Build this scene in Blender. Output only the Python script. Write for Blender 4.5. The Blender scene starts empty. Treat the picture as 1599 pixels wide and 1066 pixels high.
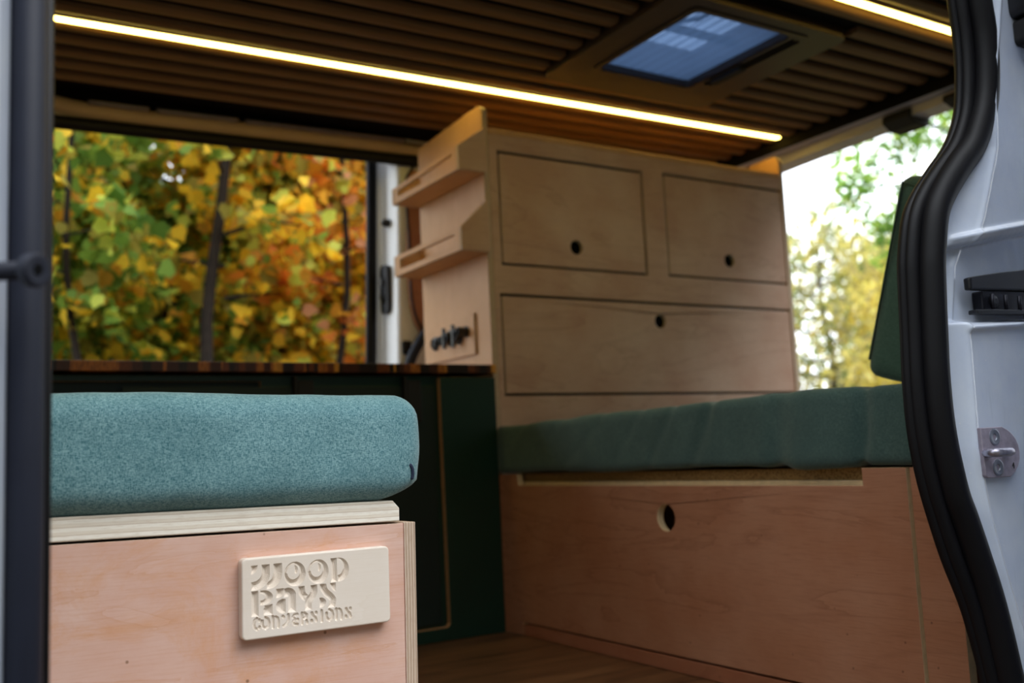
import bpy, bmesh, math, random
import numpy as np
from mathutils import Vector, Matrix, noise
from mathutils.geometry import tessellate_polygon
random.seed(7); np.random.seed(7)
SC = bpy.context.scene
COL = SC.collection

# ------------------------------------------------------------------ helpers
def tag(o, label=None, cat=None, group=None, kind=None):
    if label: o['label'] = label
    if cat: o['category'] = cat
    if group: o['group'] = group
    if kind: o['kind'] = kind
    return o

def thing(name, loc, label, cat, group=None):
    e = bpy.data.objects.new(name, None); COL.objects.link(e)
    e.empty_display_size = .05
    e.location = loc
    return tag(e, label, cat, group)

def link(name, me, mats, parent=None, smooth=False, bevel=0, seg=2):
    if not isinstance(mats, (list, tuple)): mats = [mats]
    o = bpy.data.objects.new(name, me); COL.objects.link(o)
    for m in mats: me.materials.append(m)
    if smooth:
        me.polygons.foreach_set('use_smooth', [True]*len(me.polygons))
    if parent is not None:
        o.parent = parent
        if parent.parent is None: o.location = -Vector(parent.location)
        # deeper children share the world-space vertices of their parent
    if bevel:
        b = o.modifiers.new('bevel', 'BEVEL'); b.width = bevel; b.segments = seg
        b.limit_method = 'ANGLE'; b.angle_limit = math.radians(35)
    return o

def sub(name, me, mats, part, **k):           # sub-part: parent is a mesh part
    o = link(name, me, mats, None, **k); o.parent = part; return o

class MB:
    def __init__(s): s.v=[]; s.f=[]; s.m=[]
    def add(s, vs, fs, mi=0):
        b=len(s.v); s.v+= [tuple(p) for p in vs]
        for k,f in enumerate(fs):
            s.f.append(tuple(b+i for i in f)); s.m.append(mi if isinstance(mi,int) else mi[k])
        return s
    def box(s, x0,x1,y0,y1,z0,z1, mi=0):
        v=[(x,y,z) for x in (x0,x1) for y in (y0,y1) for z in (z0,z1)]
        f=[(0,1,3,2),(4,6,7,5),(0,4,5,1),(2,3,7,6),(0,2,6,4),(1,5,7,3)]
        return s.add(v,f,mi)
    def prism(s, axis, outer, a0, a1, holes=(), mf=0, ms=0, mh=None):
        loops=[list(outer)]+[list(h) for h in holes]
        def P(p,a):
            if axis=='x': return (a,p[0],p[1])
            if axis=='y': return (p[0],a,p[1])
            return (p[0],p[1],a)
        flat=[p for l in loops for p in l]; n=len(flat)
        tris=tessellate_polygon([[Vector((p[0],p[1],0)) for p in l] for l in loops])
        vs=[P(p,a0) for p in flat]+[P(p,a1) for p in flat]
        fs=[];mi=[]
        for t in tris: fs.append(tuple(t)); mi.append(mf); fs.append(tuple(n+i for i in reversed(t))); mi.append(mf)
        b=0
        for li,l in enumerate(loops):
            m=len(l)
            for i in range(m):
                j=(i+1)%m
                fs.append((b+i,b+j,n+b+j,n+b+i)); mi.append(ms if li==0 or mh is None else mh)
            b+=m
        return s.add(vs,fs,mi)
    def tube(s, path, r, n=16, cap=True, mi=0, ry=None, up=(0,0,1)):
        path=[Vector(p) for p in path]; N=len(path)
        rs=r if isinstance(r,(list,tuple)) else [r]*N
        up=Vector(up); vs=[]
        for i,p in enumerate(path):
            t=(path[min(i+1,N-1)]-path[max(i-1,0)]).normalized()
            a=t.cross(up)
            if a.length<1e-3: a=t.cross(Vector((1,0,0)))
            a.normalize(); b=t.cross(a).normalized()
            q=rs[i]; q2=ry if ry else q
            for k in range(n):
                th=2*math.pi*k/n
                vs.append(p+a*math.cos(th)*q+b*math.sin(th)*q2)
        fs=[]
        for i in range(N-1):
            for k in range(n):
                k2=(k+1)%n
                fs.append((i*n+k,i*n+k2,(i+1)*n+k2,(i+1)*n+k))
        if cap:
            fs.append(tuple(range(n-1,-1,-1))); fs.append(tuple((N-1)*n+k for k in range(n)))
        return s.add(vs,fs,mi)
    def lathe(s, c, axis, prof, n=32, mi=0):
        # prof: (distance along axis, radius)
        path=[Vector(c)+Vector(axis).normalized()*d for d,_ in prof]
        ax=Vector(axis).normalized()
        a=ax.cross(Vector((0,0,1)));
        if a.length<.1: a=ax.cross(Vector((1,0,0)))
        a.normalize(); b=ax.cross(a)
        vs=[];
        for p,(d,r) in zip(path,prof):
            for k in range(n):
                th=2*math.pi*k/n; vs.append(p+a*math.cos(th)*r+b*math.sin(th)*r)
        fs=[]
        for i in range(len(prof)-1):
            for k in range(n):
                k2=(k+1)%n; fs.append((i*n+k,i*n+k2,(i+1)*n+k2,(i+1)*n+k))
        fs.append(tuple(range(n-1,-1,-1))); fs.append(tuple((len(prof)-1)*n+k for k in range(n)))
        return s.add(vs,fs,mi)
    def mesh(s, name='m'):
        me=bpy.data.meshes.new(name); me.from_pydata(s.v,[],s.f)
        me.polygons.foreach_set('material_index', s.m)
        me.validate()
        bm=bmesh.new(); bm.from_mesh(me); bmesh.ops.recalc_face_normals(bm, faces=bm.faces); bm.to_mesh(me); bm.free()
        me.update(); return me

def build(mb, name, mats, parent=None, **k): return link(name, mb.mesh(name), mats, parent, **k)
def circ(cx, cy, r, n=32, ry=None): return [(cx+r*math.cos(2*math.pi*i/n), cy+(ry or r)*math.sin(2*math.pi*i/n)) for i in range(n)]
def rect(a0,a1,b0,b1): return [(a0,b0),(a1,b0),(a1,b1),(a0,b1)]
def rrect(a0,a1,b0,b1,r,n=6):
    out=[]
    for cx,cy,t0 in ((a1-r,b1-r,0),(a0+r,b1-r,90),(a0+r,b0+r,180),(a1-r,b0+r,270)):
        for i in range(n+1):
            t=math.radians(t0+90*i/n); out.append((cx+r*math.cos(t),cy+r*math.sin(t)))
    return out
def smooth_path(pts, sub_=6):
    P=[Vector(p) for p in pts]; out=[]
    for i in range(len(P)-1):
        p0=P[max(i-1,0)];p1=P[i];p2=P[i+1];p3=P[min(i+2,len(P)-1)]
        for k in range(sub_):
            t=k/sub_
            out.append(.5*((2*p1)+(-p0+p2)*t+(2*p0-5*p1+4*p2-p3)*t*t+(-p0+3*p1-3*p2+p3)*t**3))
    out.append(P[-1]); return out
def lin(c):
    return tuple(((x/255)/12.92 if x/255<=.04045 else ((x/255+.055)/1.055)**2.4) for x in c)+(1,)

# ------------------------------------------------------------------ materials
class NT:
    def __init__(s,name):
        s.m=bpy.data.materials.new(name); s.m.use_nodes=True; s.t=s.m.node_tree; s.n=s.t.nodes; s.n.clear()
        s.out=s.n.new('ShaderNodeOutputMaterial')
        s.b=s.n.new('ShaderNodeBsdfPrincipled'); s.l(s.b,0,s.out,0)
    def l(s,a,i,b,j): s.t.links.new(a.outputs[i], b.inputs[j])
    def new(s,t,**k):
        n=s.n.new(t)
        for a,v in k.items(): setattr(n,a,v)
        return n
    def coords(s, scale=(1,1,1), rot=(0,0,0), loc=(0,0,0)):
        tc=s.new('ShaderNodeTexCoord'); mp=s.new('ShaderNodeMapping')
        mp.inputs['Scale'].default_value=scale; mp.inputs['Rotation'].default_value=rot; mp.inputs['Location'].default_value=loc
        s.l(tc,'Object',mp,0); return mp
    def noise(s, vec, scale, detail=4, rough=.55, dist=0):
        n=s.new('ShaderNodeTexNoise'); s.l(vec,0,n,'Vector')
        n.inputs['Scale'].default_value=scale; n.inputs['Detail'].default_value=detail
        n.inputs['Roughness'].default_value=rough; n.inputs['Distortion'].default_value=dist; return n
    def ramp(s, src, stops, out=0, interp='LINEAR'):
        r=s.new('ShaderNodeValToRGB'); s.l(src,out,r,0); cr=r.color_ramp; cr.interpolation=interp
        while len(cr.elements)>1: cr.elements.remove(cr.elements[-1])
        cr.elements[0].position=stops[0][0]; cr.elements[0].color=stops[0][1]
        for p,c in stops[1:]:
            e=cr.elements.new(p); e.color=c
        return r
    def mix(s, a,b,fac, mode='MIX'):
        m=s.new('ShaderNodeMix',data_type='RGBA',blend_type=mode)
        for sock,v in ((6,a),(7,b)):
            if isinstance(v,tuple): m.inputs[sock].default_value=v
            else: s.t.links.new(v,m.inputs[sock])
        if isinstance(fac,(int,float)): m.inputs[0].default_value=fac
        else: s.t.links.new(fac,m.inputs[0])
        return m.outputs[2]
    def bump(s, h, strength=.2, dist=.001):
        b=s.new('ShaderNodeBump'); b.inputs['Strength'].default_value=strength; b.inputs['Distance'].default_value=dist
        s.t.links.new(h,b.inputs['Height']); s.l(b,0,s.b,'Normal'); return b
    def fin(s, color=None, rough=.5, spec=.5, metal=0, coat=0, sheen=0):
        if color is not None:
            if isinstance(color,tuple): s.b.inputs['Base Color'].default_value=color
            else: s.t.links.new(color,s.b.inputs['Base Color'])
        s.b.inputs['Roughness'].default_value=rough; s.b.inputs['Specular IOR Level'].default_value=spec
        s.b.inputs['Metallic'].default_value=metal; s.b.inputs['Coat Weight'].default_value=coat
        s.b.inputs['Sheen Weight'].default_value=sheen
        return s.m
def g(v): return (v,v,v,1)

def plain(name, col, rough=.5, metal=0, spec=.5, coat=0, var=.12, scale=30, bump=0, bs=400):
    t=NT(name); mp=t.coords()
    n=t.noise(mp,scale,4)
    r=t.ramp(n,[(.3,tuple(c*(1-var) for c in col[:3])+(1,)),(.7,tuple(min(1,c*(1+var)) for c in col[:3])+(1,))])
    if bump:
        n2=t.noise(mp,bs,3); t.bump(n2.outputs[0],bump,.0006)
    return t.fin(r.outputs[0],rough,spec,metal,coat)

def wood(name, dark, mid, light, grain='x', normal='y', scale=1.0, rough=.5, tilt=0., contrast=1., specks=True, spec=.35, orange=None):
    # veneer: long fibres along `grain`, broad cathedral figure across it
    t=NT(name)
    ax='xyz'.index(grain)
    s1=[9.*scale]*3; s1[ax]=1.6*scale
    rot=[0,0,0]
    if normal=='y': rot[1]=tilt
    if normal=='x': rot[0]=tilt
    mp=t.coords(tuple(s1),tuple(rot))
    big=t.noise(mp,1.0,5,.55,1.2)
    s2=[420.]*3; s2[ax]=18.
    mf=t.coords(tuple(s2),tuple(rot)); fine=t.noise(mf,1.0,3,.6)
    ms=t.coords((1,1,1)); blotch=t.noise(ms,7*scale,5,.6)
    w=t.new('ShaderNodeMath',operation='MULTIPLY'); t.l(big,0,w,0); w.inputs[1].default_value=5.0
    fr=t.new('ShaderNodeMath',operation='FRACT'); t.l(w,0,fr,0)
    rings=t.ramp(fr,[(0,g(1)),(.08,g(.55)),(.35,g(0)),(1,g(0))])
    base=t.mix(mid,light,t.ramp(blotch,[(.35,g(0)),(.68,g(1))]).outputs[0])
    if orange:
        mo=t.coords((10,10,16)); no=t.noise(mo,1.,7,.72,.6)
        base=t.mix(base,orange,t.ramp(no,[(.50,g(0)),(.72,g(.75))]).outputs[0])
    k=t.new('ShaderNodeMath',operation='MULTIPLY'); t.l(rings,0,k,0); k.inputs[1].default_value=.45*contrast
    c=t.mix(base,dark,k.outputs[0])
    k2=t.ramp(fine,[(.30,g(1)),(.52,g(0))])
    k3=t.new('ShaderNodeMath',operation='MULTIPLY'); t.l(k2,0,k3,0); k3.inputs[1].default_value=.30*contrast
    c=t.mix(c,dark,k3.outputs[0])
    if specks:
        v=t.new('ShaderNodeTexVoronoi'); t.l(ms,0,v,'Vector'); v.inputs['Scale'].default_value=26
        sr=t.ramp(v,[(0,g(.8)),(.035,g(.7)),(.06,g(0))])
        c=t.mix(c,tuple(x*.35 for x in dark[:3])+(1,),sr.outputs[0])
    t.bump(fine.outputs[0],.15,.0005)
    return t.fin(c,rough,spec)

def plyedge(name, axis, cols, period=.0038, rough=.6):
    # laminated edge: stripes across the sheet thickness
    t=NT(name); mp=t.coords(); sx=t.new('ShaderNodeSeparateXYZ'); t.l(mp,0,sx,0)
    i='xyz'.index(axis)
    wob=[3,3,3]; wob[i]=0
    mw=t.coords(tuple(wob)); nw=t.noise(mw,3,2)
    a=t.new('ShaderNodeMath',operation='MULTIPLY_ADD'); t.l(nw,0,a,0); a.inputs[1].default_value=.003; t.l(sx,i,a,2)
    m=t.new('ShaderNodeMath',operation='DIVIDE'); t.l(a,0,m,0); m.inputs[1].default_value=period
    f=t.new('ShaderNodeMath',operation='FRACT'); t.l(m,0,f,0)
    r=t.ramp(f,[(0,cols[0]),(.40,cols[0]),(.5,cols[1]),(.56,cols[2]),(.92,cols[2]),(1,cols[0])])
    s2=[60.]*3; s2[i]=600.
    mf=t.coords(tuple(s2)); fine=t.noise(mf,1.,3,.6)
    k=t.ramp(fine,[(.28,g(.45)),(.5,g(0))])
    c=t.mix(r.outputs[0],cols[1],k.outputs[0])
    return t.fin(c,rough,.3)

pink_d,pink_m,pink_l=lin((206,144,98)),lin((220,176,158)),lin((228,192,178))
M={}
M['ply_box']=wood('pink_plywood_face',pink_d,pink_m,pink_l,'x','y',1.5,.55,math.radians(-17),.8,orange=lin((218,158,112)))
M['ply_bed']=wood('bed_plywood_face',lin((134,82,56)),lin((180,124,94)),lin((192,140,112)),'y','x',1.0,.5,math.radians(8),.9)
M['ply_bedfloor']=wood('kick_plywood_face',lin((122,70,46)),lin((166,106,78)),lin((176,118,90)),'y','x',1.2,.5,0,.8)
M['ply_cab']=wood('cabinet_plywood_face',lin((156,118,98)),lin((198,160,142)),lin((214,184,168)),'x','y',.8,.42,math.radians(5),.7,False)
M['ply_side']=wood('cabinet_side_plywood',lin((180,130,88)),lin((206,160,116)),lin((216,172,130)),'z','x',.8,.5,0,.5,False)
E0=(lin((214,196,176)),lin((150,120,98)),lin((190,164,142)))
E1=(lin((252,246,234)),lin((206,188,166)),lin((238,228,212)))
for a in 'xyz':
    M['edge_'+a]=plyedge('plywood_edge_'+a,a,E0)
M['slab_edge']=plyedge('pale_poplar_edge','z',E1,.0085)
M['slab_face']=wood('pale_poplar_face',lin((200,180,150)),lin((232,220,196)),lin((242,232,212)),'x','z',1.,.55,0,.6,False)
M['plaque']=wood('pale_maple_plaque',lin((218,200,178)),lin((236,224,210)),lin((241,231,220)),'x','y',1.2,.5,math.radians(20),.35,False)
M['chip']=None
t=NT('chipboard'); mp=t.coords(); v=t.new('ShaderNodeTexVoronoi'); t.l(mp,0,v,'Vector'); v.inputs['Scale'].default_value=260
c=t.mix(lin((96,66,38)),lin((176,140,88)),t.ramp(v,[(.1,g(0)),(.6,g(1))]).outputs[0]); M['chip']=t.fin(c,.8,.2)
M['yellow_edge']=plain('sanded_ply_edge',lin((226,200,158)),.6,var=.1,scale=60)
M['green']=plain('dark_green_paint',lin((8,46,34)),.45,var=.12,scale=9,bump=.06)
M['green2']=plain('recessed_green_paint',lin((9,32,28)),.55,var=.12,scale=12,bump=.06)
M['green_edge']=plain('raw_cut_edge',lin((200,154,108)),.6,var=.15,scale=80)
M['black']=plain('black_plastic',lin((24,24,28)),.38,var=.1)
M['matte_black']=plain('matte_black_plastic',lin((20,19,21)),.7,var=.1)
M['rubber']=plain('black_rubber_seal',lin((12,11,15)),.5,0,.25,var=.12,scale=50,bump=.12,bs=300)
M['dark_metal']=plain('black_powder_coated_steel',lin((26,30,44)),.6,0,.3,var=.08,bump=.05)
M['socket']=plain('black_socket_plastic',lin((18,18,20)),.3)
M['hole']=plain('unlit_cavity_black',lin((9,9,10)),.9,spec=.1)
M['rail']=plain('beige_headliner_rail',lin((186,160,134)),.6,var=.06,scale=8)
M['gray_clip']=plain('grey_trim_strip',lin((128,120,124)),.5)
M['header']=plain('painted_rear_header',lin((188,182,192)),.42,var=.08,scale=6)
M['screw']=plain('zinc_torx_screw',lin((140,144,156)),.4,.6)
M['striker']=plain('phosphated_striker_steel',lin((172,162,176)),.45,.35,var=.15,scale=90,bump=.15)
M['brightsteel']=plain('worn_bright_steel',lin((176,172,186)),.32,.85,var=.2,scale=160,bump=.3)
M['steel']=plain('dark_rail_steel',lin((40,40,48)),.4,.6,var=.2)
M['vent']=plain('dark_brown_vent_plastic',lin((58,44,38)),.45,var=.08)

# white van paint with a few drips and specks
t=NT('white_van_paint'); mp=t.coords(); n=t.noise(mp,14,6,.6); v=t.new('ShaderNodeTexVoronoi'); t.l(mp,0,v,'Vector'); v.inputs['Scale'].default_value=55
mz=t.coords((60,60,6)); st=t.noise(mz,1.,4,.6)
c=t.mix(lin((206,216,236)),lin((218,226,240)),t.ramp(n,[(.35,g(0)),(.65,g(1))]).outputs[0])
c=t.mix(c,lin((234,238,244)),t.ramp(v,[(0,g(.8)),(.05,g(.5)),(.08,g(0))]).outputs[0])
c=t.mix(c,lin((170,182,200)),t.ramp(st,[(.62,g(0)),(.8,g(.35))]).outputs[0])
M['paint']=t.fin(c,.22,.5,0,.35)
t=NT('white_far_pillar_paint'); M['paint2']=t.fin(lin((232,236,242)),.3,.5,0,.3)

# fabrics
def fabric(name, dark, light, ax=(0,2), freq=900, contrast=1., rough=.85, bumpy=.35, sheen=.25):
    t=NT(name)
    a=t.coords((freq*.35,freq*.35,freq)); n1=t.noise(a,1.,3,.7)
    b=t.coords((freq,freq,freq*.35)); n2=t.noise(b,1.,3,.7)
    cc=t.coords(); n3=t.noise(cc,14,4,.6); n4=t.noise(cc,freq*1.1,1,.5)
    s=t.new('ShaderNodeMath',operation='ADD'); t.l(n1,0,s,0); t.l(n2,0,s,1)
    h=t.new('ShaderNodeMath',operation='MULTIPLY'); t.l(s,0,h,0); h.inputs[1].default_value=.5
    k=t.ramp(h,[(.5-.16/contrast,g(0)),(.5+.16/contrast,g(1))])
    c=t.mix(dark,light,k.outputs[0])
    c=t.mix(c,tuple(min(1,x*1.9+.04) for x in light[:3])+(1,),t.ramp(n4,[(.68,g(0)),(.80,g(.45))]).outputs[0])
    c=t.mix(c,tuple(x*.8 for x in dark[:3])+(1,),t.ramp(n3,[(.40,g(.28)),(.65,g(0))]).outputs[0])
    t.bump(h.outputs[0],bumpy,.0006)
    return t.fin(c,rough,.15,0,0,sheen)
M['teal']=fabric('teal_melange_fabric',lin((64,114,124)),lin((144,184,190)),freq=820,contrast=1.6)
M['sheet']=fabric('dark_green_cotton',lin((50,80,80)),lin((94,122,118)),freq=500,contrast=.8,bumpy=.2)
M['sheet2']=fabric('deep_green_cotton',lin((54,84,72)),lin((84,112,98)),freq=500,contrast=.8,bumpy=.2)

# slats
t=NT('brown_ceiling_slat_wood'); mp=t.coords((3,60,60)); n=t.noise(mp,1.,4,.6)
r=t.ramp(n,[(.3,lin((112,80,52))),(.7,lin((140,104,72)))]); M['slat']=t.fin(r.outputs[0],.6,.3)
M['backing']=plain('black_ceiling_backing',lin((22,18,16)),.9,spec=.1)

# floor boards
t=NT('dark_oak_floor'); mp=t.coords((2.2,22,22)); n=t.noise(mp,1.,6,.65,1.5)
r=t.ramp(n,[(.3,lin((62,40,26))),(.5,lin((104,72,48))),(.7,lin((128,92,62)))])
sx=t.new('ShaderNodeSeparateXYZ'); m0=t.coords(); t.l(m0,0,sx,0)
d=t.new('ShaderNodeMath',operation='DIVIDE'); t.l(sx,1,d,0); d.inputs[1].default_value=.17
f=t.new('ShaderNodeMath',operation='FRACT'); t.l(d,0,f,0)
c=t.mix(r.outputs[0],lin((34,22,15)),t.ramp(f,[(0,g(1)),(.015,g(1)),(.03,g(0)),(.98,g(0)),(1,g(1))]).outputs[0])
M['floor']=t.fin(c,.32,.5)

# butcher block worktop: staves stacked along X
t=NT('butcher_block_staves'); m0=t.coords((46,9,60)); m0.inputs['Location'].default_value=(.3,.2,.1)
vor=t.new('ShaderNodeTexVoronoi',distance='CHEBYCHEV'); vor.inputs['Scale'].default_value=1.; vor.inputs['Randomness'].default_value=.9
fl=t.coords((52,9,0)); t.l(fl,0,vor,'Vector')
sep=t.new('ShaderNodeSeparateColor'); t.l(vor,'Color',sep,0)
r=t.ramp(sep,[(0,lin((34,17,14))),(.3,lin((74,36,22))),(.55,lin((116,60,28))),(.72,lin((176,106,40))),(.90,lin((216,150,60)))],0,'CONSTANT')
mg=t.coords((300,60,60)); ng=t.noise(mg,1.,3)
c=t.mix(r.outputs[0],lin((50,28,20)),t.ramp(ng,[(.35,g(.5)),(.55,g(0))]).outputs[0])
M['block']=t.fin(c,.3,.5)

# LED
t=NT('warm_led_diffuser'); t.n.remove(t.b); e=t.new('ShaderNodeEmission'); e.inputs[0].default_value=(1.0,.72,.14,1); e.inputs[1].default_value=18.0
t.l(e,0,t.out,0); M['led']=t.m

# ------------------------------------------------------------------ camera (at the origin, floor of the van 0.458 m below)
ML=Matrix(((0.848,-0.022,-0.529),(-0.528,-0.123,-0.840),(-0.046,0.992,-0.116)))
import numpy as _n
_a=_n.array([-964.5,224.,0]);_b=_n.array([2460.5,-64.,0])
_f=math.sqrt(-(-964.5*2460.5+224*64.))
X=Vector((2460.5,-64,-_f)).normalized(); Yv=Vector((-964.5,-224,-_f)).normalized(); Zv=X.cross(Yv)
R=Matrix((X,Yv,Zv))
cam=bpy.data.cameras.new('camera'); co=bpy.data.objects.new('camera',cam); COL.objects.link(co)
co.matrix_world=R.to_4x4(); cam.sensor_width=36; cam.lens=_f/1599*36; cam.clip_start=.02; cam.clip_end=300
cam.dof.use_dof=True; cam.dof.focus_distance=1.24; cam.dof.aperture_fstop=3.7; cam.dof.aperture_blades=0
SC.camera=co

FZ=-.458      # van floor
CZ=1.05       # ceiling slat faces

# ------------------------------------------------------------------ shell
def struct(mb,name,mats,**k): return tag(build(mb,name,mats,None,**k),kind='structure')
b=MB(); b.box(-1.6,2.72,.80,2.98,FZ-.06,FZ); struct(b,'floor',M['floor'])
# ceiling: backing board with slats, hole for the roof vent
SK=(1.505,2.085,1.60,2.16)
def skew(y,x): return y-.035*(y-1.45)/.88*(x-1.45)
b=MB()
b.prism('z',rect(-1.6,2.62,.80,2.72),CZ+.018,CZ+.06,[rect(SK[0]+.03,SK[1]-.03,SK[2]+.03,SK[3]-.03)],mf=0,ms=0)
def slat(b,yc,x0,x1,w=.044,h=.016):
    n=8; prof=[]
    for i in range(n+1):
        th=math.pi*i/n
        prof.append((-w/2*math.cos(th), -h*(max(0,math.sin(th))**.45)))
    N=2 if x1-x0<.6 else 5
    vs=[];fs=[]
    xs=[x0+(x1-x0)*k/(N-1) for k in range(N)]
    for x in xs:
        for dy,dz in prof: vs.append((x,skew(yc,x)+dy,CZ+.0165+dz))
    m=n+1
    for k in range(N-1):
        for i in range(n): fs.append((k*m+i,k*m+i+1,(k+1)*m+i+1,(k+1)*m+i))
    fs.append(tuple(range(m))); fs.append(tuple((N-1)*m+i for i in range(m)))
    b.add(vs,fs,1)
P=.0765
ys=[]
y=2.372-.055
LED1=2.334; LED2=1.462
y=LED1+.047
while y<2.70: ys.append(y); y+=P
y=LED1-.047
while y>LED2+.05: ys.append(y); y-=P
y=LED2-.05
while y>.86: ys.append(y); y-=P
for yc in ys:
    if SK[2]-.02<yc<SK[3]+.02:
        slat(b,yc,-1.6,SK[0]-.01); slat(b,yc,SK[1]+.01,2.59)
    else: slat(b,yc,-1.6,2.59)
struct(b,'ceiling',[M['backing'],M['slat']],smooth=False)
# outer roof
b=MB(); b.prism('z',rect(-1.7,2.74,.72,3.02),CZ+.07,CZ+.11,[rect(SK[0]+.04,SK[1]-.04,SK[2]+.04,SK[3]-.04)])
struct(b,'roof',M['paint'],bevel=.01)

# LED strips: aluminium channel + diffuser
def led(y0,x0,x1,label):
    t_=thing('led_strip',((x0+x1)/2,skew(y0,(x0+x1)/2),CZ+.008),label,'light',None)
    def bar(w,z0,z1):
        m=MB(); a=(x0,skew(y0,x0));c=(x1,skew(y0,x1))
        m.add([(a[0],a[1]-w,z0),(a[0],a[1]+w,z0),(a[0],a[1]-w,z1),(a[0],a[1]+w,z1),(c[0],c[1]-w,z0),(c[0],c[1]+w,z0),(c[0],c[1]-w,z1),(c[0],c[1]+w,z1)],
              [(0,1,3,2),(4,6,7,5),(0,4,5,1),(2,3,7,6),(0,2,6,4),(1,5,7,3)]); return m
    build(bar(.0125,CZ+.004,CZ+.018),'channel',M['gray_clip'],t_)
    build(bar(.0085,CZ-.001,CZ+.004),'diffuser',M['led'],t_)
led(LED1,.283,2.575,'long glowing warm LED strip between ceiling slats above the drawer cabinet')
led(LED2,-.6,2.5,'short stretch of glowing LED strip right of the roof vent, in the top right corner')

# far side headliner gap, rail and walls
b=MB(); b.box(-1.6,2.70,2.71,2.98,CZ+.03,CZ+.06); b.box(-1.6,2.7,2.955,2.98,1.012,CZ+.05)
struct(b,'trim_1',M['backing'])
def zr(x): return .972+.020*(x-.33)
b=MB()
pth=smooth_path([(.10,2.90,1.09),(.22,2.90,1.06),(.34,2.90,1.035),(.5,2.90,zr(.5)+.048),(.9,2.9,zr(.9)+.048),(1.5,2.9,zr(1.5)+.046),(2.6,2.9,1.05)],6)
b.tube(pth,.030,14,ry=.026)
rail=struct(b,'trim_2',M['rail'],smooth=True)
b=MB()
b.tube([(x,2.885,zr(x)+.006) for x in (-.2,.33,.8,1.3,1.9)],.016,12,ry=.02)
struct(b,'trim_3',M['rubber'],smooth=True)
b=MB()
for xa,xb in ((.44,.60),(.625,.86),(.885,1.42)):
    b.tube([(xa,2.875,zr(xa)+.070),(xa+.01,2.870,zr(xa)+.068),(xb-.01,2.870,zr(xb)+.068),(xb,2.875,zr(xb)+.070)],.010,10,ry=.008)
tag(build(b,'curtain_rail',M['gray_clip'],smooth=True),'thin grey rail with dark clips along the top of the far door opening','rail')
# far wall: closed at the front and behind the pillar, open between
b=MB(); b.box(-1.6,-.25,2.90,2.98,FZ,CZ+.05); struct(b,'wall_far_front',M['paint2'])
b=MB(); b.box(1.60,2.72,2.88,2.98,FZ,CZ+.05); struct(b,'wall_far_rear',M['paint2'])
b=MB(); b.box(-1.68,-1.6,.8,2.98,FZ,CZ+.05); struct(b,'wall_front',M['matte_black'])

# far door pillar
b=MB()
SP=[( .30,1.350),(.9,1.374),(1.0,1.385)]
prof=[(1.352,3.06),(1.360,3.035),(1.384,3.03),(1.388,3.025),(1.3885,2.915),(1.393,2.903),(1.402,2.899),(1.44,2.90),(1.62,2.90)]
# flowing profile grid
nz=30; vs=[];fs=[]
for k in range(nz+1):
    z=FZ+(CZ+.03-FZ)*k/nz; sh=.022*(z-.33)/.67-.004
    for x,y in prof: vs.append((x+sh,y,z))
m=len(prof)
for k in range(nz):
    for i in range(m-1): fs.append((k*m+i,k*m+i+1,(k+1)*m+i+1,(k+1)*m+i))
b.add(vs,fs,0)
pil=struct(b,'trim_4',M['paint2'],smooth=True)
b=MB(); b.tube([(1.340,3.02,FZ),(1.342,3.02,.33),(1.367,3.02,1.04)],.013,12,ry=.02)
tag(build(b,'door_edge_seal',M['rubber'],smooth=True),'thin straight black vertical seal bordering the autumn trees at the far door opening','seal')
# rounded seal around the ply window panel
b=MB()
cur=smooth_path([(1.375,2.86,.20),(1.405,2.86,.31),(1.44,2.86,.375),(1.475,2.86,.42),(1.52,2.86,.45),(1.58,2.86,.465)],6)
b.tube(cur,.017,12)
tag(build(b,'curved_rubber_seal',M['dark_metal'],smooth=True),'short curved dark rubber tube rising from the worktop behind the cabinet','seal')
b=MB()
out=[(1.433,.86)]
arc=[(1.424,.70),(1.424,.56),(1.430,.50),(1.443,.45),(1.468,.41),(1.60,.38),(1.60,.97),(1.45,.97),(1.436,.93)]
b.prism('y',arc,2.885,2.893)
tag(build(b,'window_lining_panel',M['ply_bed'],bevel=.002),'pinkish plywood lining panel on the far pillar behind the cabinet shelves','panel')
b=MB(); b.tube(smooth_path([(1.50,2.86,.99),(1.46,2.86,.985),(1.43,2.86,.95),(1.415,2.86,.90),(1.42,2.86,.70),(1.42,2.86,.56),(1.427,2.86,.50),(1.445,2.86,.445),(1.47,2.86,.41)],5),.0045,8)
tag(build(b,'lining_gasket',M['rubber'],smooth=True),'thin dark gasket line outlining the pinkish pillar lining','gasket')
b=MB(); b.lathe((1.392,2.965,.80),(-1,-.15,0),[(-.02,.014),(.008,.014),(.02,.009),(.022,.004)],20)
tag(build(b,'rubber_buffer',M['black'],smooth=True),'small black round buffer high on the white far pillar','buffer')
t_=thing('door_striker',(1.385,2.97,.5),'tall black oval striker plate on the white far pillar','striker')
b=MB(); b.prism('x',rrect(2.945,2.999,.49,.655,.020),1.374,1.390); build(b,'plate',M['black'],t_,bevel=.003)
b=MB(); b.tube([(1.374,2.972,.525),(1.364,2.972,.545),(1.364,2.972,.595),(1.374,2.972,.615)],.006,10); build(b,'loop',M['socket'],t_,smooth=True)
b=MB(); b.box(1.398,1.432,2.890,2.905,.345,.392); tag(build(b,'latch_pocket',M['matte_black'],bevel=.008),'dark square pocket at the foot of the white far pillar beside the curved tube','pocket')

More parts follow.
